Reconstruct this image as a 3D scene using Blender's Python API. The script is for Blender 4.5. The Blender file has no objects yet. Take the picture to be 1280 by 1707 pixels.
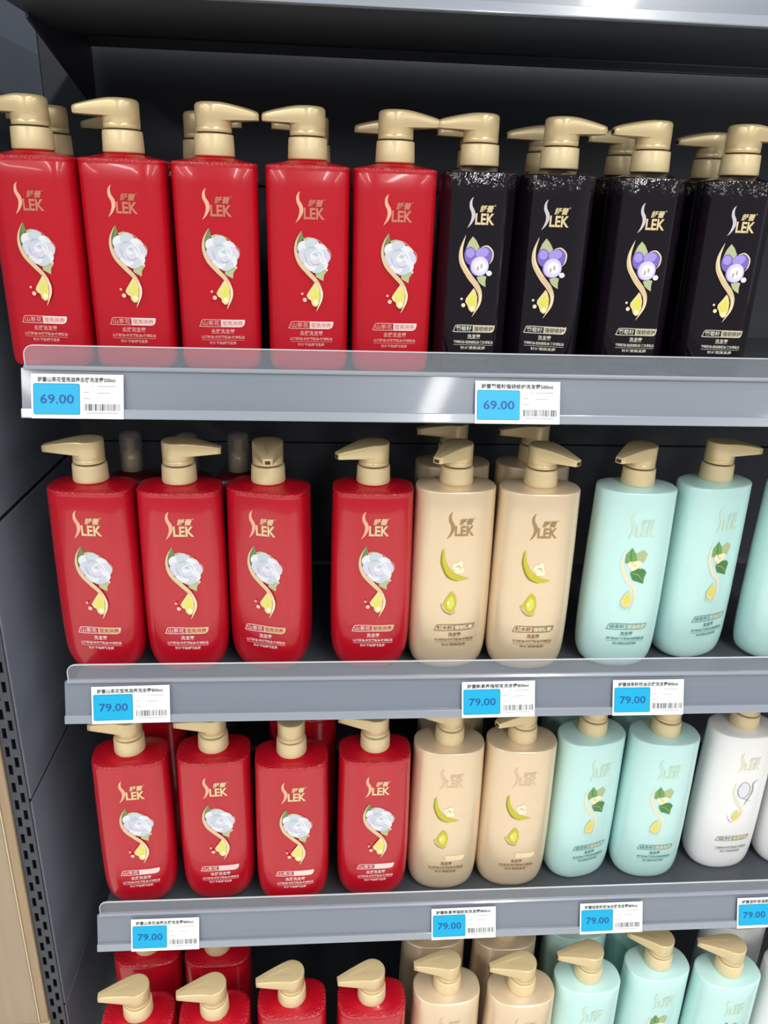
import bpy, bmesh, math, random
from mathutils import Matrix, Vector, Euler
random.seed(7)
C = bpy.context.scene.collection
SC = bpy.context.scene

# ------------------------------------------------------------------ camera
Z0 = 1.30                       # height of the bottom of the upper price rail above the floor
YAW, PITCH, ROLL = 0.0807, -0.3725, 0.0327
def cam_axes():
    cy, sy = math.cos(YAW), math.sin(YAW); cp, sp = math.cos(PITCH), math.sin(PITCH)
    f = Vector((sy*cp, cy*cp, sp)); r = Vector((cy, -sy, 0)); u = r.cross(f)
    c, s = math.cos(ROLL), math.sin(ROLL)
    return c*r + s*u, -s*r + c*u, f
cd = bpy.data.cameras.new('camera'); cam = bpy.data.objects.new('camera', cd); C.objects.link(cam)
cd.sensor_fit = 'VERTICAL'; cd.sensor_height = 36.0; cd.sensor_width = 27.0
cd.lens = 36.0*1300/1707; cd.clip_start = 0.01
_r, _u, _f = cam_axes()
_m = Matrix((_r, _u, -_f)).transposed().to_4x4(); _m.translation = (0.285, -0.7387, Z0+0.1948)
cam.matrix_world = _m
SC.camera = cam

# ------------------------------------------------------------------ world, lights, exposure
SC.view_settings.view_transform = 'Standard'; SC.view_settings.look = 'None'
SC.view_settings.exposure = -0.32; SC.view_settings.gamma = 1.0
SC.view_settings.use_curve_mapping = False
w = bpy.data.worlds.new('store_ambience'); SC.world = w; w.use_nodes = True
bg = w.node_tree.nodes['Background']; bg.inputs[0].default_value = (0.93, 0.97, 1.0, 1); bg.inputs[1].default_value = 0.34
def area(name, loc, sx, sy, power, rot=(0, 0, 0), col=(1, 0.98, 0.95)):
    l = bpy.data.lights.new(name, 'AREA'); l.shape = 'RECTANGLE'; l.size = sx; l.size_y = sy
    l.energy = power; l.color = col
    o = bpy.data.objects.new(name, l); o.location = loc; o.rotation_euler = rot; C.objects.link(o); return o
for _x in (-4.9, -1.90, 1.15, 4.2):  # outermost two tubes are unseen, added as fill light
    area('ceiling_tube_light', (_x, -4.9, 3.1), 0.16, 9.2, 250)

# ------------------------------------------------------------------ helpers
def lin(c):
    return tuple((v/255/12.92 if v/255 <= 0.04045 else ((v/255+0.055)/1.055)**2.4) for v in c)
def mat(name, rgb, rough=0.4, metal=0.0, coat=0.0, noise=0.06, scale=40.0, alpha=1.0, spec=0.5,
        stretch=(1, 1, 1), bump=0.0, bscale=300.0, trans=0.0):
    m = bpy.data.materials.new(name); m.use_nodes = True
    nt = m.node_tree; b = nt.nodes['Principled BSDF']
    tc = nt.nodes.new('ShaderNodeTexCoord'); mp = nt.nodes.new('ShaderNodeMapping')
    mp.inputs['Scale'].default_value = stretch
    nt.links.new(tc.outputs['Object'], mp.inputs['Vector'])
    n = nt.nodes.new('ShaderNodeTexNoise'); n.inputs['Scale'].default_value = scale
    n.inputs['Detail'].default_value = 3
    nt.links.new(mp.outputs['Vector'], n.inputs['Vector'])
    mx = nt.nodes.new('ShaderNodeMix'); mx.data_type = 'RGBA'
    c = lin(rgb)
    mx.inputs[6].default_value = (*[v*(1-noise) for v in c], 1)
    mx.inputs[7].default_value = (*[min(1, v*(1+noise)) for v in c], 1)
    nt.links.new(n.outputs['Fac'], mx.inputs[0])
    nt.links.new(mx.outputs[2], b.inputs['Base Color'])
    b.inputs['Roughness'].default_value = rough; b.inputs['Metallic'].default_value = metal
    b.inputs['Coat Weight'].default_value = coat; b.inputs['Coat Roughness'].default_value = 0.06
    b.inputs['Specular IOR Level'].default_value = spec
    b.inputs['Alpha'].default_value = alpha; b.inputs['Transmission Weight'].default_value = trans
    if bump:
        n2 = nt.nodes.new('ShaderNodeTexNoise'); n2.inputs['Scale'].default_value = bscale
        n2.inputs['Detail'].default_value = 2
        nt.links.new(mp.outputs['Vector'], n2.inputs['Vector'])
        bp = nt.nodes.new('ShaderNodeBump'); bp.inputs['Strength'].default_value = bump
        bp.inputs['Distance'].default_value = 0.001
        nt.links.new(n2.outputs['Fac'], bp.inputs['Height'])
        nt.links.new(bp.outputs['Normal'], b.inputs['Normal'])
    return m
def film_bump(m, z0, z1, z2, strength, scale):
    """crinkles of the clear shrink film around the rim of a bottle (relief between the heights z0 and z2)"""
    nt = m.node_tree; b = nt.nodes['Principled BSDF']
    tc = nt.nodes.new('ShaderNodeTexCoord'); sp = nt.nodes.new('ShaderNodeSeparateXYZ')
    nt.links.new(tc.outputs['Object'], sp.inputs[0])
    n = nt.nodes.new('ShaderNodeTexNoise'); n.inputs['Scale'].default_value = scale; n.inputs['Detail'].default_value = 2
    nt.links.new(tc.outputs['Object'], n.inputs['Vector'])
    last = n.outputs['Fac']
    for a, c in ((z0, z1), (z2, z2-.002)):
        mr = nt.nodes.new('ShaderNodeMapRange'); mr.inputs[1].default_value = a; mr.inputs[2].default_value = c
        nt.links.new(sp.outputs['Z'], mr.inputs[0])
        mu = nt.nodes.new('ShaderNodeMath'); mu.operation = 'MULTIPLY'
        nt.links.new(last, mu.inputs[0]); nt.links.new(mr.outputs[0], mu.inputs[1]); last = mu.outputs[0]
    bp = nt.nodes.new('ShaderNodeBump'); bp.inputs['Strength'].default_value = strength
    bp.inputs['Distance'].default_value = 0.002
    nt.links.new(last, bp.inputs['Height'])
    nt.links.new(bp.outputs['Normal'], b.inputs['Normal']); nt.links.new(bp.outputs['Normal'], b.inputs['Coat Normal'])

class MB:
    def __init__(s): s.v = []; s.f = []; s.mi = []; s.sm = []
    def add(s, vs, fs, mi=0, smooth=False):
        k = len(s.v); s.v += [tuple(p) for p in vs]
        for f in fs: s.f.append(tuple(i+k for i in f)); s.mi.append(mi); s.sm.append(smooth)
        return s
    def box(s, x0, x1, y0, y1, z0, z1, mi=0):
        vs = [(x, y, z) for z in (z0, z1) for y in (y0, y1) for x in (x0, x1)]
        return s.add(vs, [(0, 2, 3, 1), (4, 5, 7, 6), (0, 1, 5, 4), (2, 6, 7, 3), (0, 4, 6, 2), (1, 3, 7, 5)], mi)
    def rings(s, rings, mi=0, cap0=True, cap1=True, smooth=True):
        n = len(rings[0]); vs = [p for r in rings for p in r]; fs = []
        for a in range(len(rings)-1):
            for i in range(n):
                j = (i+1) % n
                fs.append((a*n+i, a*n+j, (a+1)*n+j, (a+1)*n+i))
        if cap0: fs.append(tuple(range(n-1, -1, -1)))
        if cap1: fs.append(tuple((len(rings)-1)*n+i for i in range(n)))
        return s.add(vs, fs, mi, smooth)
    def lathe(s, prof, n=32, mi=0, cx=0, cy=0, cap0=True, cap1=True):
        R = [[(cx+r*math.cos(2*math.pi*i/n), cy+r*math.sin(2*math.pi*i/n), z) for i in range(n)] for r, z in prof]
        return s.rings(R, mi, cap0, cap1)
    def prism_x(s, pts, x0, x1, mi=0, smooth=False):
        """outline in (y,z), extruded along x"""
        n = len(pts); vs = [(x0, y, z) for y, z in pts]+[(x1, y, z) for y, z in pts]
        fs = [(i, (i+1) % n, n+(i+1) % n, n+i) for i in range(n)]
        fs += [tuple(range(n-1, -1, -1)), tuple(range(n, 2*n))]
        return s.add(vs, fs, mi, smooth)
    def mesh(s, name, mats):
        me = bpy.data.meshes.new(name); me.from_pydata(s.v, [], s.f)
        for m in mats: me.materials.append(m)
        me.polygons.foreach_set('material_index', s.mi)
        me.polygons.foreach_set('use_smooth', s.sm)
        bm = bmesh.new(); bm.from_mesh(me); bmesh.ops.recalc_face_normals(bm, faces=bm.faces); bm.to_mesh(me); bm.free()
        me.update(); return me
    def build(s, name, mats, parent=None, bevel=0.0):
        if not isinstance(mats, (list, tuple)): mats = [mats]
        return ob(name, s.mesh(name, mats), parent, bevel)
def ob(name, me, parent=None, bevel=0.0, loc=(0, 0, 0)):
    o = bpy.data.objects.new(name, me); C.objects.link(o); o.location = loc
    if parent: o.parent = parent
    if bevel:
        b = o.modifiers.new('bevel', 'BEVEL'); b.width = bevel; b.segments = 2; b.limit_method = 'ANGLE'
        b.angle_limit = math.radians(50)
    return o
def tag(o, label=None, cat=None, group=None, kind=None):
    for k, v in (('label', label), ('category', cat), ('group', group), ('kind', kind)):
        if v: o[k] = v
    return o
def empty(name, loc, label=None, cat=None, group=None):
    o = bpy.data.objects.new(name, None); C.objects.link(o); o.location = loc; o.empty_display_size = 0.03
    return tag(o, label, cat, group)

# ------------------------------------------------------------------ materials
M = {}
M['rack'] = mat('dark_rack_steel', (62, 66, 74), 0.5, 0.1, noise=0.05, scale=6)
M['back'] = mat('charcoal_back_panel', (66, 69, 76), 0.55, 0.1, noise=0.05, scale=5)
M['side'] = mat('slate_side_panel', (108, 118, 132), 0.45, 0.0, noise=0.06, scale=5)
M['seam'] = mat('dark_seam', (16, 17, 20), 0.7)
M['board'] = mat('grey_shelf_board', (74, 79, 86), 0.42, 0.15, noise=0.05, scale=8)
M['rail'] = mat('grey_plastic_rail', (120, 128, 140), 0.3, 0.0, coat=0.35, noise=0.07, scale=30, stretch=(0.12, 1, 9), bump=0.03, bscale=60)
M['rail_lip'] = mat('pale_plastic_lip', (146, 153, 164), 0.22, 0.0, coat=0.6, noise=0.05, stretch=(0.1, 1, 6))
M['guard'] = mat('clear_plastic_guard', (176, 184, 196), 0.12, 0.0, noise=0.03, alpha=0.2, stretch=(0.1, 1, 6))
M['guard_edge'] = mat('clear_plastic_edge', (225, 230, 236), 0.15, 0.0, noise=0.03, alpha=0.7)
M['wood'] = mat('pale_oak', (158, 141, 118), 0.55, 0.0, noise=0.14, scale=14, stretch=(6, 6, 0.5))
M['wood2'] = mat('pale_oak_edge', (158, 136, 108), 0.55, 0.0, noise=0.14, scale=14, stretch=(6, 6, 0.5))
M['band'] = mat('cream_edge_band', (206, 190, 160), 0.5)
M['floor'] = mat('grey_tile_floor', (222, 219, 212), 0.35, noise=0.06, scale=3)
M['pump'] = mat('champagne_pump', (220, 198, 152), 0.3, 0.25, coat=0.25, noise=0.03)
M['collar'] = mat('champagne_collar', (224, 204, 160), 0.36, 0.12, coat=0.15, noise=0.03)
M['stem'] = mat('brown_neck_gap', (70, 52, 30), 0.5)
M['nozzle'] = mat('dark_nozzle_opening', (60, 46, 30), 0.6)
M['red'] = mat('glossy_red_plastic', (182, 13, 32), 0.24, 0.0, coat=0.4, noise=0.04, scale=8)
M['red_b'] = mat('glossy_red_plastic_large', (180, 14, 34), 0.24, 0.0, coat=0.4, noise=0.04, scale=8)
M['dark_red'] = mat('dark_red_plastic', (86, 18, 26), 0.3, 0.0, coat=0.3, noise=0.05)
M['black'] = mat('glossy_black_purple', (18, 11, 20), 0.10, 0.0, spec=0.45, coat=0.5, noise=0.1, scale=8)
M['gold'] = mat('pearl_gold_plastic', (231, 209, 176), 0.32, 0.35, coat=0.25, noise=0.03)
M['mint'] = mat('pearl_mint_plastic', (194, 233, 229), 0.32, 0.1, coat=0.25, noise=0.03)
M['white'] = mat('pearl_white_plastic', (236, 237, 237), 0.32, 0.0, coat=0.3, noise=0.02)
M['clear'] = mat('clear_cap_plastic', (200, 195, 190), 0.1, 0.0, alpha=0.3)
film_bump(M['red'], .1855, .188, .1925, .9, 420); film_bump(M['black'], .166, .187, .1935, .42, 170); film_bump(M['red_b'], .2160, .2190, .2236, .9, 420)
M['card'] = mat('white_tag_card', (240, 244, 244), 0.45, noise=0.02)
M['cyan'] = mat('cyan_price_panel', (0, 166, 214), 0.4, noise=0.03)
M['cyan_edge'] = mat('teal_panel_edge', (20, 140, 170), 0.4)
M['navy'] = mat('blue_price_ink', (8, 82, 150), 0.5)
M['ink'] = mat('black_ink', (30, 36, 40), 0.6)
M['grey_ink'] = mat('grey_ink', (150, 154, 160), 0.6)
# prints
def pm(n, c, metal=0.0, rough=0.4): M[n] = mat('print_'+n, c, rough, metal, noise=0.04, scale=90)
pm('foil_dim', (204, 128, 104), 0.4); pm('pink_ink', (224, 158, 152)); pm('faint_red', (206, 128, 126)); pm('foil_pink', (240, 178, 150), 0.25); pm('foil_gold', (226, 206, 158), 0.3); pm('foil_silver', (205, 198, 205), 0.2)
pm('bronze', (168, 138, 92), 0.3); pm('mint_gold', (196, 222, 204), 0.0); pm('pale_gold', (224, 222, 196), 0.0); pm('faint_gold', (216, 192, 158), 0.2)
pm('petal_a', (220, 224, 230)); pm('petal_b', (194, 202, 212)); pm('petal_c', (206, 204, 222)); pm('petal_line', (160, 170, 180))
pm('leaf', (112, 132, 84)); pm('leaf_pale', (176, 186, 140)); pm('leaf_deep', (74, 128, 66)); pm('leaf_mid', (112, 160, 92))
pm('ribbon', (214, 188, 150)); pm('ribbon_hi', (238, 220, 182)); pm('drop', (228, 210, 146)); pm('drop_hi', (218, 216, 92)); pm('drop_rim', (250, 236, 190))
pm('bubble', (248, 190, 170)); pm('grape', (120, 100, 190)); pm('grape_hi', (160, 146, 220)); pm('grape_cut', (214, 206, 238)); pm('grape_core', (236, 234, 240)); pm('seed', (176, 168, 150))
pm('pod', (196, 186, 52)); pm('pod_dark', (140, 132, 36)); pm('cream', (238, 230, 196)); pm('silver_line', (150, 154, 160))
pm('white_ink', (238, 210, 208)); pm('pale_ink', (206, 206, 190)); pm('brown_ink', (136, 108, 72)); pm('teal_ink', (100, 140, 134)); pm('slate_ink', (140, 142, 140))
pm('pill_red', (238, 214, 208), 0.1); pm('pill_black', (216, 206, 178), 0.2); pm('pill_gold', (150, 128, 96), 0.1); pm('pill_gold_hi', (240, 216, 178)); pm('pill_mint', (130, 170, 160)); pm('pill_white', (176, 172, 138), 0.1)
pm('red_ink', (170, 30, 44)); pm('dark_ink', (44, 36, 40))

# ------------------------------------------------------------------ text as mesh
_tcache = {}
def text_mesh(body, bold=0.0, res=2):
    """returns (verts2d, faces, width, height) of a string; normalised to em size 1"""
    key = (body, bold, res)
    if key in _tcache: return _tcache[key]
    cu = bpy.data.curves.new('t', 'FONT'); cu.body = body; cu.size = 1.0; cu.resolution_u = res; cu.offset = bold
    o = bpy.data.objects.new('t', cu); C.objects.link(o)
    dg = bpy.context.evaluated_depsgraph_get(); dg.update()
    me = o.evaluated_get(dg).to_mesh()
    vs = [(v.co.x, v.co.y) for v in me.vertices]; fs = [tuple(p.vertices) for p in me.polygons]
    o.evaluated_get(dg).to_mesh_clear()
    bpy.data.objects.remove(o); bpy.data.curves.remove(cu)
    x0 = min(v[0] for v in vs); x1 = max(v[0] for v in vs); y0 = min(v[1] for v in vs); y1 = max(v[1] for v in vs)
    out = ([((x-x0)/(x1-x0), (y-y0)/(y1-y0)) for x, y in vs], fs)
    _tcache[key] = out; return out

# ------------------------------------------------------------------ bottle bodies
def superq(n, k=14):
    """quarter outline of a superellipse as (x,y) pairs from (0,1) to (1,0)"""
    out = []
    for i in range(k+1):
        t = math.pi/2*i/k
        out.append((math.sin(t)**(2/n), math.cos(t)**(2/n)))
    return out
QUART = {
 'A_red': superq(4.2, 16),
 'A_black': [(0, 1), (.3, 1), (.54, 1), (.585, .99), (.62, .965), (.80, .72), (.95, .50), (.985, .43), (1, .36), (1, .18), (1, 0)],
 'B_red': superq(3.3, 16), 'B_oval': superq(2.45, 16),
}
def sm(t): t = max(0, min(1, t)); return t*t*(3-2*t)
def lerp_tab(tab, z):
    if z <= tab[0][0]: return tab[0][1]
    for (a, u), (b, v) in zip(tab, tab[1:]):
        if z <= b: return u+(v-u)*(z-a)/(b-a)
    return tab[-1][1]
# per type: half width, half depth, (z, scale) body table up to the rim, then shoulder rings up to the neck
def make_type(q, a, b, rim, neck, tab):
    return dict(q=QUART[q], a=a, b=b, rim=rim, neck=neck, tab=tab)
T = {
 'A_red': make_type('A_red', .0400, .0260, .1890, .1955, [(0, .88), (.002, .94), (.006, .972), (.012, .984), (.05, .985), (.189, 1.0)]),
 'A_black': make_type('A_black', .0362, .0260, .1890, .1955, [(0, .88), (.002, .94), (.006, .975), (.012, .99), (.05, .99), (.189, 1.0)]),
 'B_red': make_type('B_red', .0466, .0300, .2200, .2265, [(0, .62), (.002, .70), (.006, .79), (.011, .86), (.017, .915), (.024, .955), (.034, .98), (.05, .994), (.08, 1.0), (.15, .99), (.220, .965)]),
 'B_oval': make_type('B_oval', .0472, .0305, .2220, .2265, [(0, .72), (.0015, .785), (.004, .85), (.008, .90), (.013, .937), (.02, .965), (.03, .985), (.05, .996), (.08, 1.0), (.15, .985), (.222, .955)]),
}
def ring_pts(q, a, b, z):
    qq = q
    pts = [(x, -y) for x, y in qq] + [(x, y) for x, y in reversed(qq[:-1])]
    pts += [(-x, y) for x, y in qq[1:]] + [(-x, -y) for x, y in reversed(qq[1:-1])]
    return [(x*a, y*b, z) for x, y in pts]
def front_y(t, x, z):
    t = T[t]; s = lerp_tab(t['tab'], z); a = t['a']*s; b = t['b']*(1-(1-s)*.55)
    u = min(1, abs(x)/a)
    q = t['q']
    for (x0, y0), (x1, y1) in zip(q, q[1:]):
        if u <= x1: return -b*(y0+(y1-y0)*((u-x0)/(x1-x0) if x1 > x0 else 0))
    return 0
def body_mesh(tn, material):
    t = T[tn]; zs = sorted(set([z for z, _ in t['tab']] + [t['rim']*i/10 for i in range(2, 10)]))
    R = []
    for z in zs:
        s = lerp_tab(t['tab'], z); R.append(ring_pts(t['q'], t['a']*s, t['b']*(1-(1-s)*.55), z))
    s = t['tab'][-1][1]; a, b = t['a']*s, t['b']*(1-(1-s)*.55); rim, neck = t['rim'], t['neck']
    e = .0030 if tn in ('A_red', 'A_black', 'B_red') else .0018
    R.append(ring_pts(t['q'], a-.0002, b-.0002, rim+.0006)); R.append(ring_pts(t['q'], a-e*.45, b-e*.45, rim+.0013)); R.append(ring_pts(t['q'], a-e*1.2, b-e*1.2, rim+.0018))
    base = R[-1]; nr = .0172
    for f in (.25, .5, .75, .92, 1.0):     # shoulder blends from the outline to the round neck
        ring = []
        for (x, y, z) in base:
            L = math.hypot(x, y); nx, ny = x/L*nr, y/L*nr
            ring.append((x+(nx-x)*f, y+(ny-y)*f, z+(neck-.0005-z)*(f**1.15)))
        R.append(ring)
    R.append([(x, y, neck+.003) for x, y, z in R[-1]])
    mb = MB(); mb.rings(R, 0); return mb.mesh('body', [material])

# pump --------------------------------------------------------------
def collar_mesh():
    mb = MB()
    mb.lathe([(.0172, 0), (.0184, .0004), (.0188, .0014), (.0185, .009), (.0181, .0178), (.0178, .0188), (.0164, .0190)], 40, 0)
    mb.lathe([(.0150, .0185), (.0150, .0204)], 32, 1)
    return mb.mesh('collar', [M['collar'], M['stem']])
def teardrop(R, L, tw, na=34, nf=8):
    """plan outline: round head, straight flanks tapering to the spout; spout points to -Y"""
    a0 = math.acos((R-tw)/L); pts = []
    for i in range(na+1):
        ang = a0+(2*math.pi-2*a0)*i/na; pts.append((R*math.sin(ang), -R*math.cos(ang)))
    p = pts[-1]; q = (-tw, -L)
    for i in range(1, nf): f = i/nf; pts.append((p[0]+(q[0]-p[0])*f, p[1]+(q[1]-p[1])*f))
    pts += [q, (-tw*.5, -L-.0002), (0, -L-.0003), (tw*.5, -L-.0002), (tw, -L)]
    p = pts[0]; q = (tw, -L)
    for i in range(nf-1, 0, -1): f = i/nf; pts.append((p[0]+(q[0]-p[0])*f, p[1]+(q[1]-p[1])*f))
    return pts
def head_mesh(HL, crisp, HR=.0167, TW=.0046):
    mb = MB()
    mb.lathe([(.0152, 0), (HR-.0004, .0003), (HR, .0010), (HR, .0040), (HR-.0002, .0042), (HR-.0002, .0045), (HR, .0047), (HR, .0135)], 40, 0, cap1=False)
    def t_of(y): return max(0, min(1, (-y-.008)/(HL-.008)))
    def ztop(y): t = t_of(y); return .0250-.0064*t**1.35
    def zbot(y): t = t_of(y); return .0098+.0016*t
    def rg(i, fz): return [(x, y, fz(y)) for x, y in teardrop(HR-i, HL-i*.6, max(.0006, TW-i))]
    R = [rg(.0010, lambda y: zbot(y)), rg(.0002, lambda y: zbot(y)+.0003), rg(0, lambda y: zbot(y)+.0010)]
    if crisp:
        ed = [(0, .0016), (.00005, .0011), (.0003, .0005), (.0008, .0001), (.0015, 0)]
    else:
        ed = [(0, .0034), (.0003, .0022), (.0010, .0011), (.0021, .0004), (.0034, .0)]
    for k, (i_, d) in enumerate(ed): R.append(rg(i_, lambda y, d=d: ztop(y)-d*(1-.35*t_of(y))))
    R += [rg(.0060, lambda y: ztop(y)+.0003), rg(.0110, lambda y: ztop(y)+.0005)]
    mb.rings(R, 0)
    return mb.mesh('pump_head', [M['pump']])
def nozzle_mesh(HL):
    mb = MB()
    mb.box(-.0028, .0028, -HL-.0006, -HL+.002, .0126, .0162)
    return mb.mesh('nozzle', [M['nozzle']])
COLLAR = collar_mesh()
HEAD = {'A': (head_mesh(.0420, False), nozzle_mesh(.0420)), 'B': (head_mesh(.0462, True), nozzle_mesh(.0462))}

# ------------------------------------------------------------------ prints (thin ink on the front of a bottle)
class Print:
    """collects flat shapes given in (x,z) of the bottle front and lays them on its surface"""
    def __init__(s, tn, sx=1.0, z_at=None):
        s.t = tn; s.mb = MB(); s.mats = []; s.layer = 0; s.sx = sx; s.zf = z_at or (lambda z: z)
    def mi(s, name):
        if name not in s.mats: s.mats.append(name)
        return s.mats.index(name)
    def put(s, pts, faces, name):
        vs = []
        off = .00035+.00006*s.layer
        for x, z in pts:
            x *= s.sx; zz = s.zf(z); vs.append((x, front_y(s.t, x, zz)-off, zz))
        s.mb.add(vs, faces, s.mi(name))
    def blob(s, outline, name, c=None):
        """star-shaped filled outline"""
        s.layer += 1
        n = len(outline)
        cx = c[0] if c else sum(p[0] for p in outline)/n; cz = c[1] if c else sum(p[1] for p in outline)/n
        pts = []
        for k in (1, .66, .33): pts += [(cx+(x-cx)*k, cz+(z-cz)*k) for x, z in outline]
        pts.append((cx, cz)); fs = []
        for r in range(2):
            for i in range(n):
                j = (i+1) % n; fs.append((r*n+i, r*n+j, (r+1)*n+j, (r+1)*n+i))
        for i in range(n): fs.append((2*n+i, 2*n+(i+1) % n, 3*n))
        s.put(pts, fs, name)
    def ell(s, cx, cz, rx, rz, name, rot=0, n=20):
        c, d = math.cos(rot), math.sin(rot)
        s.blob([(cx+rx*math.cos(t)*c-rz*math.sin(t)*d, cz+rx*math.cos(t)*d+rz*math.sin(t)*c) for t in (2*math.pi*i/n for i in range(n))], name)
    def ribbon(s, path, widths, name, steps=6):
        """path control points (Catmull-Rom), half widths per control point"""
        s.layer += 1
        P = [path[0]]+list(path)+[path[-1]]; W = [widths[0]]+list(widths)+[widths[-1]]
        L = []
        for i in range(1, len(P)-2):
            for k in range(steps+(1 if i == len(P)-3 else 0)):
                t = k/steps
                def cr(a, b, c, d): return .5*((2*b)+(-a+c)*t+(2*a-5*b+4*c-d)*t*t+(-a+3*b-3*c+d)*t**3)
                L.append((cr(*[P[i+j][0] for j in (-1, 0, 1, 2)]), cr(*[P[i+j][1] for j in (-1, 0, 1, 2)]), max(.00003, W[i]+(W[i+1]-W[i])*t)))
        pts = []; fs = []
        for i, (x, z, wd) in enumerate(L):
            a = L[max(0, i-1)]; b = L[min(len(L)-1, i+1)]; dx, dz = b[0]-a[0], b[1]-a[1]; l = math.hypot(dx, dz) or 1
            nx, nz = -dz/l*wd, dx/l*wd; pts += [(x+nx, z+nz), (x, z), (x-nx, z-nz)]
            if i: k = 3*i; fs += [(k-3, k, k+1, k-2), (k-2, k+1, k+2, k-1)]
        s.put(pts, fs, name)
    def rect(s, x0, x1, z0, z1, name, n=12, arc=0.0):
        s.layer += 1; pts = []; fs = []
        for i in range(n+1):
            f = i/n; x = x0+(x1-x0)*f; dz = arc*(2*f-1)**2
            pts += [(x, z0+dz), (x, z1+dz)]
            if i: k = 2*i; fs.append((k-2, k, k+1, k-1))
        s.put(pts, fs, name)
    def text(s, body, x0, x1, z0, z1, name, bold=0.012, shear=0.0):
        s.layer += 1
        vs, fs = text_mesh(body, bold)
        s.put([(x0+(x1-x0)*u+shear*(v-.5)*(z1-z0), z0+(z1-z0)*v) for u, v in vs], fs, name)
    def build(s, name): return s.mb.mesh(name, [M[k] for k in s.mats])

def pxmap(cu, v0, z0, su, sv):
    """reading scale of a drawing: u right of centre line cu, v down from v0"""
    return lambda u, v: ((u-cu)*su, z0-(v-v0)*sv)
def logo(tn, foil, foil2, sx, zf, name='brand_logo'):
    p = Print(tn, sx, zf)
    m = pxmap(232, 130, .1652, .000101, .0000965)
    p.ribbon([m(160, 125), m(140, 165), m(142, 215), m(166, 262), m(170, 310), m(150, 365), m(118, 410)],
             [.00005, .0011, .0016, .0019, .0017, .0010, .00005], foil2)
    x0, z0 = m(192, 378); x1, z1 = m(388, 272)
    p.text('LEK', x0, x1, z0, z1, foil, 0.03)
    x0, z0 = m(236, 262); x1, z1 = m(370, 196)
    p.text('舒蕾', x0, x1, z0, z1, foil, 0.02, shear=.25)
    x0, z0 = m(378, 206); x1, z1 = m(394, 190)
    p.text('®', x0, x1, z0, z1, foil, 0.0)
    return p.build(name)
def camellia(tn, sx, zf):
    p = Print(tn, sx, zf); m = pxmap(228, 495, .1305, .000101, .0000975)
    R = lambda pts: [m(*q) for q in pts]
    p.blob(R([(168, 488), (128, 545), (104, 610), (98, 680), (112, 740), (150, 790), (175, 780), (160, 690), (150, 600), (185, 560)]), 'leaf')
    p.blob(R([(300, 860), (380, 840), (408, 860), (378, 900), (372, 955), (335, 935), (300, 915)]), 'leaf_pale')
    p.blob(R([(185, 560), (230, 545), (290, 555), (240, 600), (190, 600)]), 'leaf_pale')
    pet = [(190, 640, 62, 55, .3), (265, 610, 66, 52, -.1), (345, 665, 64, 58, -.5), (385, 720, 50, 62, .2), (365, 790, 50, 60, .1), (315, 830, 66, 48, .2), (245, 800, 66, 56, -.6), (190, 720, 56, 66, -.3)]
    for i, (u, v, a, b, r) in enumerate(pet):
        x, z = m(u, v); p.ell(x, z, a*.000106, b*.000104, ('petal_a', 'petal_b', 'petal_a', 'petal_c')[i % 4], r, 16)
    for i, (u, v, a, b, r) in enumerate([(250, 690, 70, 58, .4), (320, 720, 62, 60, -.3), (275, 765, 64, 46, .1), (282, 718, 40, 36, .5), (300, 705, 22, 20, 0)]):
        x, z = m(u, v); p.ell(x, z, a*.000101, b*.0001, ('petal_b', 'petal_a', 'petal_c', 'petal_a', 'petal_b')[i], r, 16)
    for pts in ([(215, 665), (250, 640), (295, 645)], [(300, 670), (340, 690), (360, 730)], [(240, 760), (280, 800), (335, 795)], [(195, 700), (205, 750), (235, 790)], [(262, 715), (285, 695), (312, 712)]):
        p.ribbon(R(pts), [.00005, .00022, .00005], 'petal_line', 4)
    p.ribbon(R([(270, 552), (330, 575), (385, 628), (438, 680), (436, 745), (402, 792)]), [.00004, .0002, .0002, .0002, .0002, .00004], 'ribbon', 4)
    p.ribbon(R([(165, 492), (118, 590), (112, 690), (150, 790), (230, 880), (305, 960), (345, 1040), (348, 1130), (305, 1250)]),
             [.00005, .0008, .0014, .0019, .0021, .0019, .0015, .0010, .00005], 'ribbon')
    p.blob(R([(292, 968), (258, 1020), (225, 1070), (212, 1100), (228, 1128), (254, 1142), (262, 1180), (285, 1203), (312, 1200), (328, 1170), (338, 1110), (332, 1040), (312, 990)]), 'drop')
    p.blob(R([(292, 1010), (262, 1060), (245, 1100), (268, 1130), (290, 1160), (312, 1140), (322, 1090), (312, 1040)]), 'drop_hi')
    x, z = m(300, 1160); p.ell(x, z, .0022, .0024, 'drop_rim')
    x, z = m(272, 1090); p.ell(x, z, .0010, .0022, 'drop')
    p.ribbon(R([(330, 985), (356, 1060), (350, 1140), (305, 1250)]), [.0004, .0011, .0010, .00005], 'ribbon_hi')
    for u, v, r in ((195, 1138, 20), (170, 1080, 11), (404, 848, 12)):
        x, z = m(u, v); p.ell(x, z, r*.0001, r*.0001, 'bubble', 0, 12)
    return p.build('flower_print')
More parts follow.
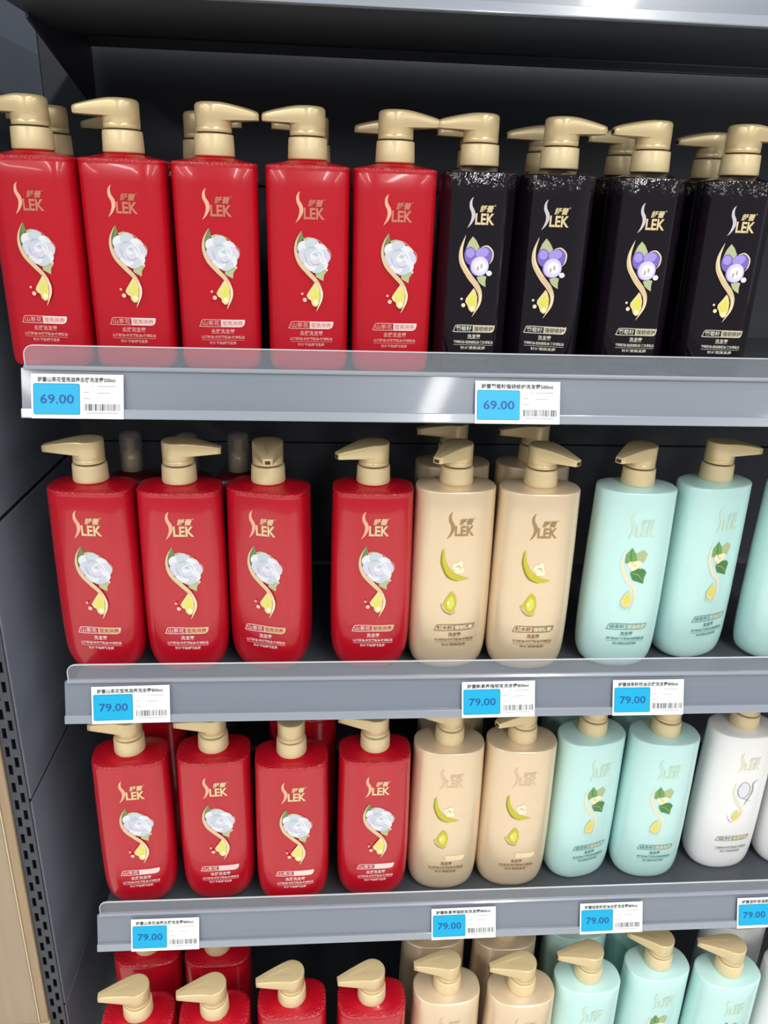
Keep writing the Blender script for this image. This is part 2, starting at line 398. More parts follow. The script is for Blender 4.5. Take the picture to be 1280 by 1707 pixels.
def grapes(tn, sx, zf):
    p = Print(tn, sx, zf); m = pxmap(214, 400, .1315, .000092, .0000895)
    R = lambda pts: [m(*q) for q in pts]
    p.blob(R([(160, 410), (120, 470), (95, 545), (140, 580), (210, 560), (240, 520), (200, 450)]), 'leaf_pale')
    p.blob(R([(230, 830), (290, 810), (332, 820), (326, 870), (332, 932), (290, 910), (255, 880)]), 'leaf_pale')
    for (u, v, a, b, r, c) in ((150, 610, 66, 95, .2, 'grape'), (145, 580, 46, 50, .2, 'grape_hi'), (292, 600, 98, 88, .2, 'grape'), (270, 575, 70, 50, .3, 'grape_hi'),
                               (250, 715, 100, 104, 0, 'grape_hi'), (256, 712, 92, 97, 0, 'grape_cut'), (262, 712, 62, 62, 0, 'grape_core'), (235, 738, 11, 26, 0, 'seed'), (272, 712, 11, 26, 0, 'seed'),
                               (358, 785, 30, 28, 0, 'petal_a')):
        x, z = m(u, v); p.ell(x, z, a*.000092, b*.00009, c, r, 18)
    p.ribbon(R([(255, 520), (320, 505), (380, 560), (380, 640), (350, 690)]), [.0002, .0006, .0006, .0006, .0002], 'ribbon_hi')
    p.ribbon(R([(86, 398), (46, 550), (62, 680), (150, 820), (235, 920), (278, 1010), (272, 1120), (205, 1252)]),
             [.00005, .0016, .0024, .0027, .0026, .0020, .0013, .00005], 'ribbon')
    p.ribbon(R([(80, 430), (50, 560), (75, 680), (160, 805)]), [.00005, .0006, .0008, .0002], 'ribbon_hi')
    p.blob(R([(205, 945), (165, 1005), (128, 1060), (125, 1095), (150, 1130), (170, 1180), (200, 1205), (232, 1190), (252, 1120), (250, 1040), (230, 980)]), 'drop')
    p.blob(R([(205, 1000), (165, 1050), (150, 1090), (175, 1120), (200, 1170), (226, 1140), (240, 1060)]), 'drop_hi')
    x, z = m(205, 1165); p.ell(x, z, .0022, .0024, 'drop_rim')
    p.ribbon(R([(260, 970), (285, 1050), (266, 1140), (205, 1252)]), [.0004, .0010, .0009, .00005], 'ribbon_hi')
    for u, v, r in ((105, 1130, 22), (82, 1063, 13)):
        x, z = m(u, v); p.ell(x, z, r*.00009, r*.00009, 'ribbon_hi', 0, 12)
    return p.build('grape_print')
def pod(tn, sx, zf):
    p = Print(tn, sx, zf); m = pxmap(645, 480, .1475, .00025, .00031)
    R = lambda pts: [m(*q) for q in pts]
    p.ribbon(R([(582, 482), (582, 530), (608, 575), (650, 598), (706, 602)]), [.0007, .0030, .0044, .0040, .0002], 'pod')
    p.ribbon(R([(576, 490), (576, 540), (606, 592), (655, 612)]), [.0004, .0010, .0012, .0002], 'pod_dark')
    for u, v, a, b in ((640, 552, 15, 15), (660, 545, 14, 17), (668, 568, 13, 13), (650, 570, 14, 12)):
        x, z = m(u, v); p.ell(x, z, a*.00025, b*.0003, 'cream', 0, 14)
    p.ribbon(R([(640, 556), (655, 550), (668, 566)]), [.0001, .0005, .0001], 'pod_dark', 4)
    p.blob(R([(626, 654), (606, 680), (594, 705), (606, 728), (628, 742), (648, 730), (656, 700), (650, 672), (638, 658)]), 'pod')
    p.blob(R([(626, 672), (610, 695), (614, 718), (632, 728), (646, 706), (640, 680)]), 'drop_hi')
    p.ribbon(R([(580, 705), (600, 735), (632, 748), (655, 735)]), [.0001, .0005, .0005, .0001], 'pod_dark', 4)
    x, z = m(618, 700); p.ell(x, z, .0014, .0026, 'drop_rim')
    x, z = m(588, 708); p.ell(x, z, .0011, .0012, 'pod', 0, 12)
    return p.build('bean_pod_print')
def tea(tn, sx, zf):
    p = Print(tn, sx, zf); m = pxmap(655, 490, .1467, .000235, .000292)
    R = lambda pts: [m(*q) for q in pts]
    p.ribbon(R([(600, 492), (594, 555), (630, 625), (672, 660), (682, 715), (658, 772)]), [.0002, .0020, .0026, .0022, .0015, .0001], 'pale_gold')
    p.blob(R([(632, 484), (606, 515), (606, 548), (640, 556), (664, 548), (668, 520), (650, 505)]), 'leaf_mid')
    p.blob(R([(655, 510), (690, 492), (712, 510), (700, 545), (668, 550)]), 'leaf_pale')
    for u, v, a, b in ((640, 556, 20, 15), (668, 552, 22, 14), (655, 570, 20, 13)):
        x, z = m(u, v); p.ell(x, z, a*.00024, b*.0003, 'cream', 0, 14)
    x, z = m(656, 560); p.ell(x, z, .0018, .0016, 'drop_hi', 0, 12)
    p.blob(R([(638, 590), (672, 572), (704, 574), (720, 588), (712, 612), (712, 638), (680, 628), (656, 622)]), 'leaf_deep')
    p.ribbon(R([(640, 592), (680, 600), (716, 634)]), [.0002, .0004, .0001], 'leaf_pale', 4)
    p.ribbon(R([(632, 486), (630, 520), (645, 555)]), [.0001, .0004, .0001], 'leaf_deep', 4)
    p.blob(R([(646, 668), (622, 694), (612, 715), (622, 738), (642, 746), (662, 734), (668, 708), (660, 684)]), 'drop')
    p.blob(R([(645, 682), (626, 706), (636, 732), (656, 722), (658, 698)]), 'drop_hi')
    p.ribbon(R([(600, 725), (622, 745), (648, 752), (672, 735)]), [.0001, .0006, .0006, .0001], 'mint_gold', 4)
    return p.build('tea_leaf_print')
def pearl(tn, sx, zf):
    p = Print(tn, sx, zf); m = pxmap(1100, 460, .145, .000225, .00029)
    R = lambda pts: [m(*q) for q in pts]
    p.ribbon(R([(1052, 470), (1050, 530), (1090, 590), (1122, 630), (1122, 665), (1092, 694)]), [.0003, .0018, .0020, .0017, .0012, .0002], 'pale_gold')
    p.ribbon(R([(1070, 500), (1095, 470), (1130, 478), (1148, 510), (1140, 545), (1110, 560), (1080, 540), (1068, 505)]), [.0005]*8, 'silver_line')
    x, z = m(1108, 515); p.ell(x, z, 34*.00022, 36*.00029, 'petal_a')
    p.ribbon(R([(1192, 458), (1160, 478), (1166, 525), (1140, 580), (1130, 604)]), [.0001, .0009, .0010, .0007, .0001], 'silver_line')
    p.ribbon(R([(1105, 560), (1140, 570), (1166, 582)]), [.0001, .0006, .0001], 'silver_line', 4)
    p.blob(R([(1092, 628), (1072, 650), (1068, 672), (1088, 692), (1112, 682), (1118, 655), (1106, 636)]), 'drop')
    p.blob(R([(1092, 640), (1078, 664), (1092, 682), (1108, 668)]), 'drop_hi')
    p.ribbon(R([(1038, 655), (1060, 690), (1090, 700)]), [.0001, .0005, .0001], 'silver_line', 4)
    return p.build('pearl_print')
def caption(tn, sx, zf, left, right, sub, l1, l2, ink, pill, pill_ink, z_off=0.0, blank=False, xo=0.0, left_ink=None):
    p = Print(tn, sx, zf); w0, w1, mid = -.0185+xo, .0245+xo, .0012+xo
    zp0, zp1 = .0398, .0470; li = left_ink or ink
    # outlined left half
    t = .00035
    p.ribbon([(mid, zp1-t), (w0+.004, zp1-t), (w0+.0012, zp1-.0018), (w0+.0002, zp0+.002), (w0+.0006, zp0+t), (mid, zp0+t)], [t]*6, li, 5)
    p.text(left, w0+.0020, mid-.0012, zp0+.0013, zp1-.0012, li, 0.012)
    # filled right half, its lower right corner cut round
    p.blob([(mid, zp1), (mid+.006, zp1), (mid+.012, zp1), (mid+.018, zp1), (w1, zp1), (w1, zp1-.0022), (w1-.0010, zp0+.0018), (w1-.0032, zp0+.0003), (w1-.0055, zp0), (mid+.012, zp0), (mid+.006, zp0), (mid, zp0)], pill)
    if not blank: p.text(right, mid+.0014, w1-.0022, zp0+.0012, zp1-.0012, pill_ink, 0.015)
    if sub: p.text(sub, -.0012*len(sub)*1.9+.003+xo, .0012*len(sub)*1.9+.003+xo, .0332, .0380, ink, 0.015)
    p.text(l1, w0+.0005, w1-.0010, .0285, .0316, ink, 0.02)
    p.rect(w0+.0005, w1-.0010, .0271, .02745, ink)
    p.text(l2, w0+.008, w1-.009, .0229, .0260, ink, 0.02)
    return p.build('caption_print')

zB = lambda z: .0325+(z-.0228)*1.180
zI = lambda z: z+.0022
zP = lambda z: z+.0100
# kinds: (type, body material, print meshes, pump base height)
KIND = {
 'red500': ('A_red', M['red'], [logo('A_red', 'foil_dim', 'foil_pink', 1.0, zI), camellia('A_red', 1.0, zI),
    caption('A_red', 1.0, zI, '山茶花', '莹亮滋养', '去屑洗发露', '山茶籽油•天竺葵精油•玫瑰精油', '针对干枯细软发质', 'pink_ink', 'pill_red', 'faint_red')]),
 'black500': ('A_black', M['black'], [logo('A_black', 'foil_gold', 'foil_silver', .93, zI), grapes('A_black', 1.0, zI),
    caption('A_black', .96, zI, '葡萄籽', '强韧修护', '洗发露', '葡萄籽油•迷迭香精油•薰衣草精油', '针对受损发质', 'pale_ink', 'pill_black', 'dark_ink')]),
 'red800': ('B_red', M['red_b'], [logo('B_red', 'foil_gold', 'foil_pink', 1.12, zB), camellia('B_red', 1.15, zB),
    caption('B_red', 1.10, zB, '山茶花', '莹亮滋养', '洗发露', '山茶籽油•天竺葵精油•玫瑰精油', '针对干枯细软发质', 'white_ink', 'ribbon', 'red_ink')]),
 'red800b': ('B_red', M['red_b'], [logo('B_red', 'foil_gold', 'foil_pink', 1.12, zB), camellia('B_red', 1.15, zB),
    caption('B_red', 1.10, zB, '山茶花', '', '去屑洗发露', '山茶籽油•天竺葵精油•玫瑰精油', '针对干枯细软发质', 'white_ink', 'pill_red', 'red_ink', blank=True)]),
 'gold800': ('B_oval', M['gold'], [logo('B_oval', 'bronze', 'bronze', 1.12, zB), pod('B_oval', 1.0, zP),
    caption('B_oval', 1.10, zB, '辣木籽', '强韧防断', '洗发露', '辣木籽油•天竺葵精油•玫瑰精油', '针对受损发质', 'brown_ink', 'pill_gold', 'cream')]),
 'gold800b': ('B_oval', M['gold'], [logo('B_oval', 'faint_gold', 'faint_gold', 1.12, zB), pod('B_oval', 1.0, zP),
    caption('B_oval', 1.10, zB, '辣木籽', '', '洗发露', '辣木籽油•天竺葵精油•玫瑰精油', '针对受损发质', 'brown_ink', 'pill_gold_hi', 'cream', blank=True, left_ink='pill_gold_hi')]),
 'mint800': ('B_oval', M['mint'], [logo('B_oval', 'mint_gold', 'mint_gold', 1.12, zB), tea('B_oval', 1.0, zP),
    caption('B_oval', 1.10, zB, '绿茶籽', '控油去屑', '洗发露', '绿茶籽油•薄荷精油•迷迭香精油', '针对油性头皮屑发质', 'teal_ink', 'pill_mint', 'cream')]),
 'white800': ('B_oval', M['white'], [logo('B_oval', 'pale_gold', 'pale_gold', 1.12, zB), pearl('B_oval', 1.0, zP),
    caption('B_oval', 1.10, zB, '蜜籽', '保湿柔顺', '', '蜂蜜籽油•天竺葵精油•玫瑰精油', '针对干枯毛躁发质', 'slate_ink', 'pill_white', 'cream')]),
}
BODY = {}
for k, (tn, m_, pr) in KIND.items():
    BODY[k] = body_mesh(tn, m_)
CAT = 'shampoo bottle'
def bottle(kind, x, y, shelf, spout, turn, label, group, prints=True, zoff=0.0):
    """x, y: centre of the base; spout: degrees, 0 towards the aisle, + to the right; turn: yaw of the body"""
    tn = KIND[kind][0]; neck = T[tn]['neck']
    root = empty('shampoo_bottle', (x, y, Z0-PITCHZ*(shelf-1)+board_top(shelf)+.0004+zoff), label, CAT, group)
    root.rotation_euler = (0, 0, math.radians(turn))
    ob('body', BODY[kind], root)
    ob('collar', COLLAR, root, loc=(0, 0, neck))
    hd, nz = HEAD[tn[0]]
    h = ob('pump_head', hd, root, loc=(0, 0, neck+.0203)); h.rotation_euler = (0, 0, math.radians(spout-turn))
    ob('nozzle', nz, h)
    if prints:
        for me in KIND[kind][2]: ob(me.name.split('.')[0], me, root)
    return root
PITCHZ = .3455
def board_top(n): return .038 if n == 1 else .030

# ------------------------------------------------------------------ structure
fl = MB().box(-2.2, 3.0, -3.2, .50, -.05, 0.0).build('floor', M['floor']); tag(fl, kind='structure')
wb = MB().box(-2.2, 3.0, .42, .50, 0.0, 3.2).build('wall_back', M['back']); tag(wb, kind='structure')

# ------------------------------------------------------------------ display rack: back panels, side panels, slotted post
rack = empty('display_rack', (0, .36, 0), 'dark steel display rack behind the bottles with slate side panels on the left', 'rack')
def rk(mb, name, mats, bevel=0.0):
    o = mb.build(name, mats, rack, bevel); o.location = (0, -.36, 0); return o
seams = [Z0+.215+PITCHZ*k for k in (2, 1, 0, -1, -2, -3)] + [.10]
for a, b in zip(seams, seams[1:]):
    rk(MB().box(-.0652, -.0625, .026, .368, b+.0025, a-.0025), 'side_panel', M['side'], .0015)
for a, b in zip(seams, seams[1:]):
    rk(MB().box(-.0625, 1.65, .3685, .38, b+.001, a-.001), 'back_panel', M['back'], .001)
rk(MB().box(-.0668, -.0654, .05, .365, .1, seams[0]), 'side_backing', M['seam'])
# slotted post: a real folded strip with two staggered columns of slots
px0, px1 = -.0835, -.0635
def slotted(x0, x1, y, z0, z1, step=.0256):
    mb = MB(); xs = [x0, x0+.0034, x0+.0082, x0+.0116, x0+.0164, x1]
    n = int((z1-z0)/step)
    for c in range(5):
        for k in range(n):
            za = z0+k*step
            if c in (1, 3):
                s0 = za+(.004 if c == 1 else .0145); s1 = s0+.0145
                lo = za if c == 1 else za+.0034
                # metal between the slots of this column
                mb.box(xs[c], xs[c+1], y, y+.0016, s1-step, s0)
            else:
                mb.box(xs[c], xs[c+1], y, y+.0016, za, za+step)
    return mb
rk(slotted(px0, px1, .0215, .12, 2.0), 'slotted_post', M['rack'])
rk(MB().box(px0, px1-.003, .046, .05, .12, 2.0).box(px0, px0+.0012, .0232, .046, .12, 2.0), 'post_channel', M['seam'])

# wooden end cladding left of the post
wood = empty('wooden_panel', (-.10, .02, 0), 'pale oak wooden panel left of the dark slotted post', 'panel')
def wd(mb, name, m_, bev=.001):
    o = mb.build(name, m_, wood, bev); o.location = (.10, -.02, 0); return o
wz = Z0-.842
wd(MB().box(-.0955, -.0845, .018, .06, wz, 2.0), 'edge_board', M['wood2'])
wd(MB().box(-.0972, -.0957, .017, .058, wz, 2.0), 'edge_band', M['band'], 0)
wd(MB().box(-.60, -.0974, .016, .056, wz, 2.0), 'face_board', M['wood'])
wd(MB().box(-.60, -.0846, .006, .06, .0, wz-.004), 'plinth', M['band'])

# ------------------------------------------------------------------ shelves
XR = 1.55
def shelf(n, label, deep=0.0, rail=True):
    z = Z0-PITCHZ*(n-1); bt = board_top(n)
    root = empty('shelf', (0, 0, z), label, 'shelf', 'display rack shelves')
    y0 = .0165-deep
    MB().prism_x([(y0, .006), (y0, bt), (.345, bt), (.345, .016), (.337, .016), (.337, .026), (.222, .026), (.222, .009), (y0+.004, .009), (y0+.004, .006)], .002, XR).build('board', M['board'], root, .0012)
    # triangular end bracket under the left end
    MB().prism_x([(.13, .024), (.345, .024), (.345, -.052), (.335, -.050), (.13, .004)], .004, .007).build('bracket', M['rack'], root, .0006)
    if not rail: return root
    # price rail: tilted strip with a foot lip and a hinge bead
    MB().prism_x([(.0025, .0075), (.0130, .0440), (.0150, .0440), (.0046, .0065)], .0, XR).build('price_rail', M['rail'], root)
    MB().prism_x([(-.0035, .0), (-.0034, .0012), (-.0010, .0090), (.0022, .0084), (.0048, .0070), (.0052, .0)], .0, XR).build('rail_lip', M['rail_lip'], root, .0006)
    MB().prism_x([(.0105, .0432), (.0100, .0452), (.0118, .0468), (.0150, .0466), (.0156, .0440)], .003, XR).build('hinge_bead', M['rail_lip'], root)
    # clear guard with a rounded upper left corner
    gh0, gh1, r = .0462, .0660, .010
    out = [(.004, gh0)]+[(.004+r-r*math.cos(t), gh1-r+r*math.sin(t)) for t in (math.pi/2*i/8 for i in range(9))]+[(XR, gh1), (XR, gh0)]
    n = len(out); ya, yb = .0122, .0134
    mb = MB(); mb.add([(x, ya, zz) for x, zz in out]+[(x, yb, zz) for x, zz in out],
        [tuple(range(n)), tuple(range(2*n-1, n-1, -1))]+[(i, (i+1) % n, n+(i+1) % n, n+i) for i in range(n)])
    mb.build('clear_guard', M['guard'], root)
    eb = MB(); path = out[:-1]
    vs = []; fs = []
    for i, (x, zz) in enumerate(path):
        inx = 1 if i < 5 else 0
        cx, cz = .014, gh1-r
        d = (x-cx, zz-cz); l = math.hypot(*d) or 1
        ix, iz = (x+.0008, zz) if zz < cz else ((x, zz-.0008) if x > cx else (x-d[0]/l*.0008, zz-d[1]/l*.0008))
        vs += [(x, ya-.0002, zz+.0001), (ix, ya-.0002, iz), (ix, yb+.0002, iz), (x, yb+.0002, zz+.0001)]
        if i:
            k = 4*i
            for j in range(4): fs.append((k-4+j, k-4+(j+1) % 4, k+(j+1) % 4, k+j))
    eb.add(vs, fs).build('guard_edge', M['guard_edge'], root)
    return root
shelf(0, 'empty looking top shelf whose bright rail crosses the upper right corner')
shelf(1, 'grey metal shelf carrying the small red and black bottles')
shelf(2, 'grey metal shelf second below the top, carrying four red, two gold and mint bottles')
shelf(3, 'grey metal shelf carrying red, gold, mint and white bottles, lowest one with price tags')
shelf(4, 'deep base shelf hidden under the lowest bottles', deep=.11, rail=False)

# ------------------------------------------------------------------ price tags
def flat(mb, pts, fs, y, mi=0): mb.add([(x, y, z) for x, z in pts], fs, mi)
def price_tag(x, shelf_no, name, price, label, tilt=0.0, w_=.0845):
    z = Z0-PITCHZ*(shelf_no-1)
    root = empty('price_tag', (x, -.0046, z+.0004), label, 'price tag', 'price tags on the rails')
    root.rotation_euler = (-math.atan2(.0130, .0390), math.radians(tilt), 0)
    H = .0415
    MB().box(0, w_, -.0004, .0, .0, H).build('card', M['card'], root)
    # cyan price panel with rounded corners
    def rr(x0, x1, z0, z1, r):
        o = []
        for cx, cz, a in ((x1-r, z1-r, 0), (x0+r, z1-r, 90), (x0+r, z0+r, 180), (x1-r, z0+r, 270)):
            for k in range(5): t = math.radians(a+22.5*k); o.append((cx+r*math.cos(t), cz+r*math.sin(t)))
        return o
    mb = MB(); o = rr(.0018, .0445, .0036, .0328, .0018); flat(mb, o, [tuple(range(len(o)))], -.0006, 1)
    o = rr(.0025, .0438, .0043, .0321, .0014); flat(mb, o, [tuple(range(len(o)))], -.0007, 0)
    mb.build('price_panel', [M['cyan'], M['cyan_edge']], root)
    def txt(body, x0, x1, z0, z1, nm, m_, bold, y=-.0009, parts=None):
        vs, fs = text_mesh(body, bold)
        mb = MB(); flat(mb, [(x0+(x1-x0)*u, z0+(z1-z0)*v) for u, v in vs], fs, y); return mb.build(nm, m_, root)
    txt(price, .0082, .0390, .0138, .0226, 'price_digits', M['navy'], 0.012)
    txt(name, .0060, .0770, .0340, .0388, 'product_name', M['ink'], 0.012)
    mb = MB(); rnd = random.Random(x*1000)
    xx = .048
    while xx < .0815:
        bw = rnd.choice((.0003, .0004, .0007, .0010)); flat(mb, [(xx, .0075), (xx+bw, .0075), (xx+bw, .0140), (xx, .0140)], [(0, 1, 2, 3)], -.0006); xx += bw+rnd.choice((.0005, .0008, .0012))
    mb.build('barcode', M['ink'], root)
    mb = MB()
    for (a, b, c) in ((.0555, .0575, .0300), (.0610, .0780, .0302), (.0475, .0530, .0245), (.0475, .0540, .0185), (.0600, .0720, .0240), (.0500, .0790, .0052)):
        flat(mb, [(a, c), (b, c), (b, c+.0006), (a, c+.0006)], [(0, 1, 2, 3)], -.0006)
    mb.build('fine_print', M['grey_ink'], root)
    return root
price_tag(.0102, 1, '舒蕾山茶花莹亮滋养去屑洗发露500ml', '69.00', 'white price tag with cyan panel reading 69.00 under the small red bottles', 0)
price_tag(.4305, 1, '舒蕾葡萄籽强韧修护洗发露500ml', '69.00', 'white price tag with cyan panel reading 69.00 under the black bottles', 0)
price_tag(.0300, 2, '舒蕾山茶花莹亮滋养洗发露800ml', '79.00', 'price tag 79.00 at the left end of the middle rail under red bottles', -1)
price_tag(.4410, 2, '舒蕾新素养强韧发洗发露800ml', '79.00', 'price tag 79.00 on the middle rail under the two gold bottles', -.6)
price_tag(.6170, 2, '舒蕾绿茶籽控油去屑洗发露800ml', '79.00', 'price tag 79.00 on the middle rail under the mint bottles', 0)
price_tag(.0425, 3, '舒蕾山茶花滋养去屑洗发露800ml', '79.00', 'price tag 79.00 at the left end of the lowest rail under red bottles', 0)
price_tag(.4245, 3, '舒蕾新素养强韧发洗发露800ml', '79.00', 'price tag 79.00 on the lowest rail under the two gold bottles', -.6)
price_tag(.6215, 3, '舒蕾绿茶籽控油去屑洗发露800ml', '79.00', 'price tag 79.00 on the lowest rail under the mint bottles', -.4)
price_tag(.8365, 3, '舒蕾蜜籽保湿柔顺洗发露800ml', '79.00', 'price tag 79.00 cut by the right edge, on the lowest rail under white bottles', -.4)

# ------------------------------------------------------------------ bottles
G1, G1b = 'small red bottles on the upper shelf', 'small black bottles on the upper shelf'
up = 'on the upper shelf'
bottle('red500', .0154, .075, 1, -90, -7, 'small red bottle at the left end of the upper shelf, pump cut by the frame', G1)
bottle('red500', .0970, .075, 1, -84, -3, 'small red bottle second from left in front on the upper shelf, spout left', G1)
bottle('red500', .1804, .075, 1, 88, 2, 'small red bottle third from left on the upper shelf, spout pointing right', G1)
bottle('red500', .2674, .075, 1, -88, 1, 'small red bottle fourth from left on the upper shelf, spout pointing left', G1)
bottle('red500', .3503, .075, 1, 88, 1, 'small red bottle on the upper shelf right beside the black bottles', G1)
bottle('black500', .4316, .075, 1, -86, -2, 'black bottle leftmost in front, beside the last small red one', G1b)
bottle('black500', .5096, .075, 1, 84, -14, 'black bottle second from left in front, spout pointing right', G1b)
bottle('black500', .6000, .075, 1, -84, -4, 'black bottle third from left in front, spout pointing left', G1b)
bottle('black500', .6909, .075, 1, 90, -4, 'black bottle at the right edge of the frame in the front row', G1b)
bottle('red500', .0072, .160, 1, -90, 0, 'small red bottle in the back row behind the leftmost upper one', G1, False)
bottle('red500', .0580, .238, 1, -90, 0, 'small red bottle in the back row behind the second from left', G1, False)
bottle('red500', .1560, .160, 1, 92, 0, 'small red bottle in the back row, its cap left of the third pump', G1, False)
bottle('red500', .2706, .160, 1, -84, 0, 'small red bottle in the back row behind the fourth pump', G1, False)
bottle('red500', .3560, .160, 1, -88, 0, 'small red bottle in the back row with spout pointing left behind the last red pump', G1, False)
bottle('black500', .4420, .160, 1, -84, 0, 'black bottle in the back row behind the leftmost black one', G1b, False)
bottle('black500', .5160, .160, 1, -88, 0, 'black bottle in the back row, pump left of the second black one', G1b, False)
bottle('black500', .6030, .160, 1, -86, 0, 'black bottle in the back row behind the third black one', G1b, False)
bottle('black500', .7000, .160, 1, -84, 0, 'black bottle in the back row behind the one at the right edge', G1b, False)

G2, G2g, G2m = 'large red bottles on the middle shelf', 'gold bottles on the middle shelf', 'mint bottles on the middle shelf'
bottle('red800', .0326, .0795, 2, -88, -6, 'large red bottle leftmost on the middle shelf, spout pointing left', G2)
bottle('red800', .1270, .0773, 2, 88, -1, 'large red bottle second on the middle shelf, spout pointing right', G2)
bottle('red800', .2225, .0791, 2, 4, -16, 'large red bottle third on the middle shelf, spout facing the viewer', G2)
bottle('red800', .3380, .0793, 2, -62, -1, 'large red bottle on the middle shelf beside the gold bottles', G2)
bottle('gold800', .4312, .0800, 2, -38, 3, 'gold bottle left of the pair in front on the middle shelf', G2g)
bottle('gold800', .5256, .0740, 2, 38, -2, 'gold bottle right of the pair in front on the middle shelf', G2g)
bottle('mint800', .6393, .0788, 2, -52, -2, 'mint bottle on the middle shelf next to the gold pair', G2m)
bottle('mint800', .7404, .0976, 2, 84, 16, 'mint bottle turned right on the middle shelf, spout pointing right', G2m)
bottle('mint800', .8480, .0930, 2, -20, 14, 'mint bottle cut by the right edge on the middle shelf', G2m)
bottle('gold800', .4400, .165, 2, -84, 0, 'gold bottle in the back row behind the left gold one on the middle shelf', G2g, False)
bottle('gold800', .5400, .165, 2, -84, 0, 'gold bottle in the back row behind the right gold one on the middle shelf', G2g, False)

G3, G3g, G3m, G3w = 'large red bottles on the lowest tagged shelf', 'gold bottles on the lowest tagged shelf', 'mint bottles on the lowest tagged shelf', 'white bottles'
bottle('red800b', .0466, .0678, 3, -86, 4, 'large red bottle leftmost on the lowest tagged shelf, under the left end of the rail', G3)
bottle('red800b', .1475, .0706, 3, -85, 2, 'large red bottle second from left on the lowest tagged shelf', G3)
bottle('red800b', .2444, .0584, 3, 170, 1, 'large red bottle third on the lowest tagged shelf, spout turned away', G3)
bottle('red800b', .3483, .0657, 3, -98, 1, 'large red bottle fourth on the lowest tagged shelf, beside the gold ones', G3)
bottle('gold800b', .4442, .0760, 3, -100, -2, 'gold bottle left of the pair on the lowest tagged shelf', G3g)
bottle('gold800b', .5388, .0769, 3, -60, -2, 'gold bottle right of the pair on the lowest tagged shelf, next to mint', G3g)
bottle('mint800', .6349, .0878, 3, 170, 12, 'mint bottle next to the gold pair on the lowest tagged shelf', G3m)
bottle('mint800', .7317, .0839, 3, 175, -2, 'mint bottle next to the white bottle on the lowest tagged shelf', G3m)
bottle('white800', .8449, .0960, 3, 170, 2, 'white bottle fully in view on the lowest tagged shelf', G3w)
bottle('white800', .9480, .0960, 3, 170, 2, 'white bottle cut by the right edge of the frame', G3w)
bottle('red800b', .0560, .155, 3, -90, 0, 'large red bottle in shade behind the leftmost one of the lowest tagged shelf', G3, False)
bottle('red800b', .2560, .152, 3, -90, 0, 'large red bottle in shade behind the third one of the lowest tagged shelf', G3, False)
bottle('gold800', .4600, .160, 3, -90, 0, 'gold bottle in shade behind the left gold one of the lowest tagged shelf', G3g, False)
bottle('mint800', .6420, .172, 3, -90, 0, 'mint bottle in shade behind the front mint one beside the gold pair', G3m, False)
bottle('mint800', .7420, .172, 3, -90, 0, 'mint bottle in shade behind the front mint one beside the white bottle', G3m, False)

G4, G4g, G4m = 'red bottles on the base shelf', 'gold bottles on the base shelf', 'mint bottles on the base shelf'
bottle('red800b', .0468, -0.0170, 4, -81, 3, 'red bottle at the bottom left corner, gold pump seen from above', G4)
bottle('red800b', .1440, -0.0190, 4, -81, 2, 'red bottle second from left in the bottom row', G4)
bottle('red800b', .2431, -0.0060, 4, -81, 1, 'red bottle third from left in the bottom row, standing apart', G4)
bottle('red800b', .3484, -0.0090, 4, -81, 1, 'red bottle fourth from left in the bottom row, left of gold', G4)
bottle('gold800b', .4507, 0.0020, 4, -90, 0, 'gold bottle in the bottom row beside the last red one', G4g)
bottle('gold800b', .5514, -0.0050, 4, -90, 0, 'gold bottle in the bottom row beside the first mint one', G4g)
bottle('mint800', .6474, 0.0080, 4, -90, 0, 'mint bottle first of three in the bottom row, beside gold', G4m)
bottle('mint800', .7526, 0.0230, 4, -112, 4, 'mint bottle middle of three in the bottom row', G4m)
bottle('mint800', .8480, 0.0079, 4, -106, 4, 'mint bottle last of three in the bottom row', G4m)
bottle('white800', .9530, 0.0120, 4, -66, 0, 'white bottle at the bottom right corner', G3w)
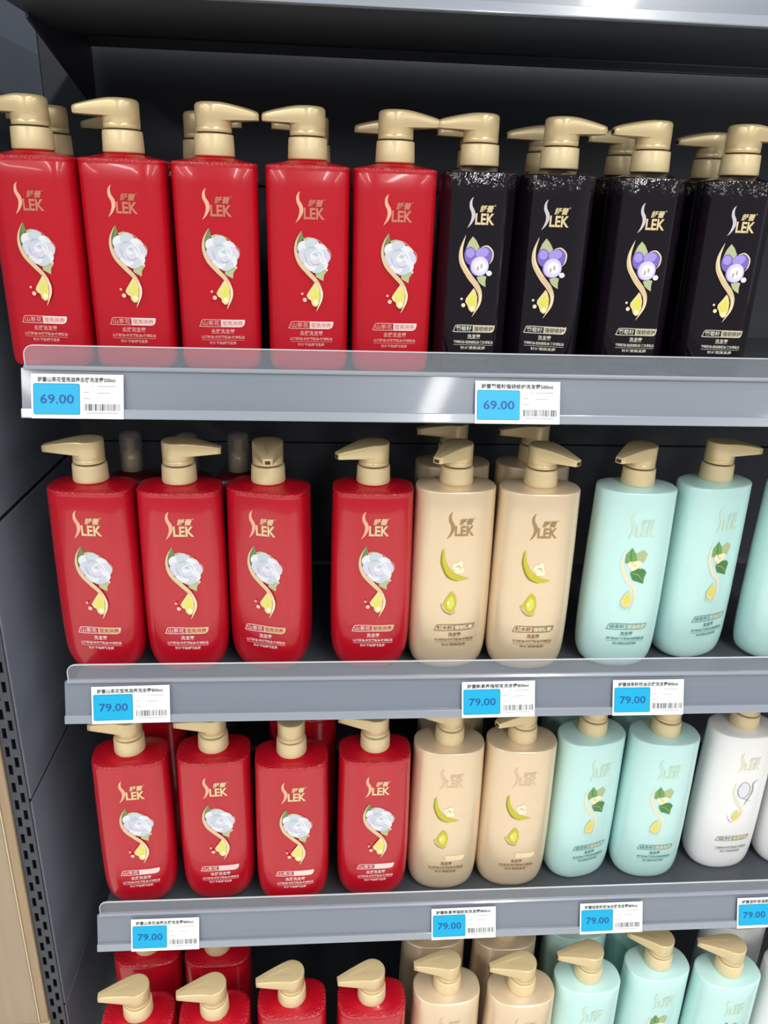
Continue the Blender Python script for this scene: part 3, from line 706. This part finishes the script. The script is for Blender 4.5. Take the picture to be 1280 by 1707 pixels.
bottle('red800b', .0390, 0.0790, 4, -70, 0, 'red bottle in shade behind the bottom left one', G4, False)
bottle('red800b', .1360, 0.0740, 4, -66, 0, 'red bottle with lit pump behind the second one of the bottom row', G4, False)
bottle('gold800b', .4440, 0.0880, 4, -80, 0, 'gold bottle in shade behind the first gold one of the bottom row', G4g, False)
bottle('gold800b', .5475, 0.0800, 4, 180, 0, 'gold bottle in shade behind the second gold one of the bottom row', G4g, False)
bottle('mint800', .6572, 0.0920, 4, 180, 0, 'mint bottle behind the first mint one of the bottom row', G4m, False)
bottle('mint800', .7580, 0.1170, 4, 180, 0, 'mint bottle behind the middle mint one of the bottom row', G4m, False)
bottle('white800', .9057, 0.0970, 4, 180, 0, 'white bottle in shade behind the bottom right mint one', G3w, False)

# dark red bottles with clear caps deep in the middle shelf
CLR = {}
def capped(x, y, label):
    root = empty('capped_bottle', (x, y, Z0-PITCHZ+board_top(2)+.0004), label, 'capped bottle', 'clear capped bottles deep in the middle shelf')
    if not CLR:
        R = [ring_pts(QUART['A_red'], .033*s, .022*s, z) for z, s in ((0, .9), (.003, .97), (.01, 1), (.06, 1), (.12, 1), (.160, 1), (.168, .96), (.172, .85))]
        base = R[-1]
        R.append([(x_/math.hypot(x_, y_)*.015, y_/math.hypot(x_, y_)*.015, .179) for x_, y_, z in base])
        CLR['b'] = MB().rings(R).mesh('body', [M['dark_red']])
        CLR['n'] = MB().lathe([(.0105, .177), (.0105, .205), (.006, .207), (.006, .222)], 24).mesh('pump_stem', [M['pump']])
        CLR['c'] = MB().lathe([(.0140, .1800), (.0140, .2220), (.0134, .2270), (.011, .2295), (.006, .2305)], 28, 0, cap0=False).mesh('clear_cap', [M['clear']])
    ob('body', CLR['b'], root); ob('pump_stem', CLR['n'], root); ob('clear_cap', CLR['c'], root)
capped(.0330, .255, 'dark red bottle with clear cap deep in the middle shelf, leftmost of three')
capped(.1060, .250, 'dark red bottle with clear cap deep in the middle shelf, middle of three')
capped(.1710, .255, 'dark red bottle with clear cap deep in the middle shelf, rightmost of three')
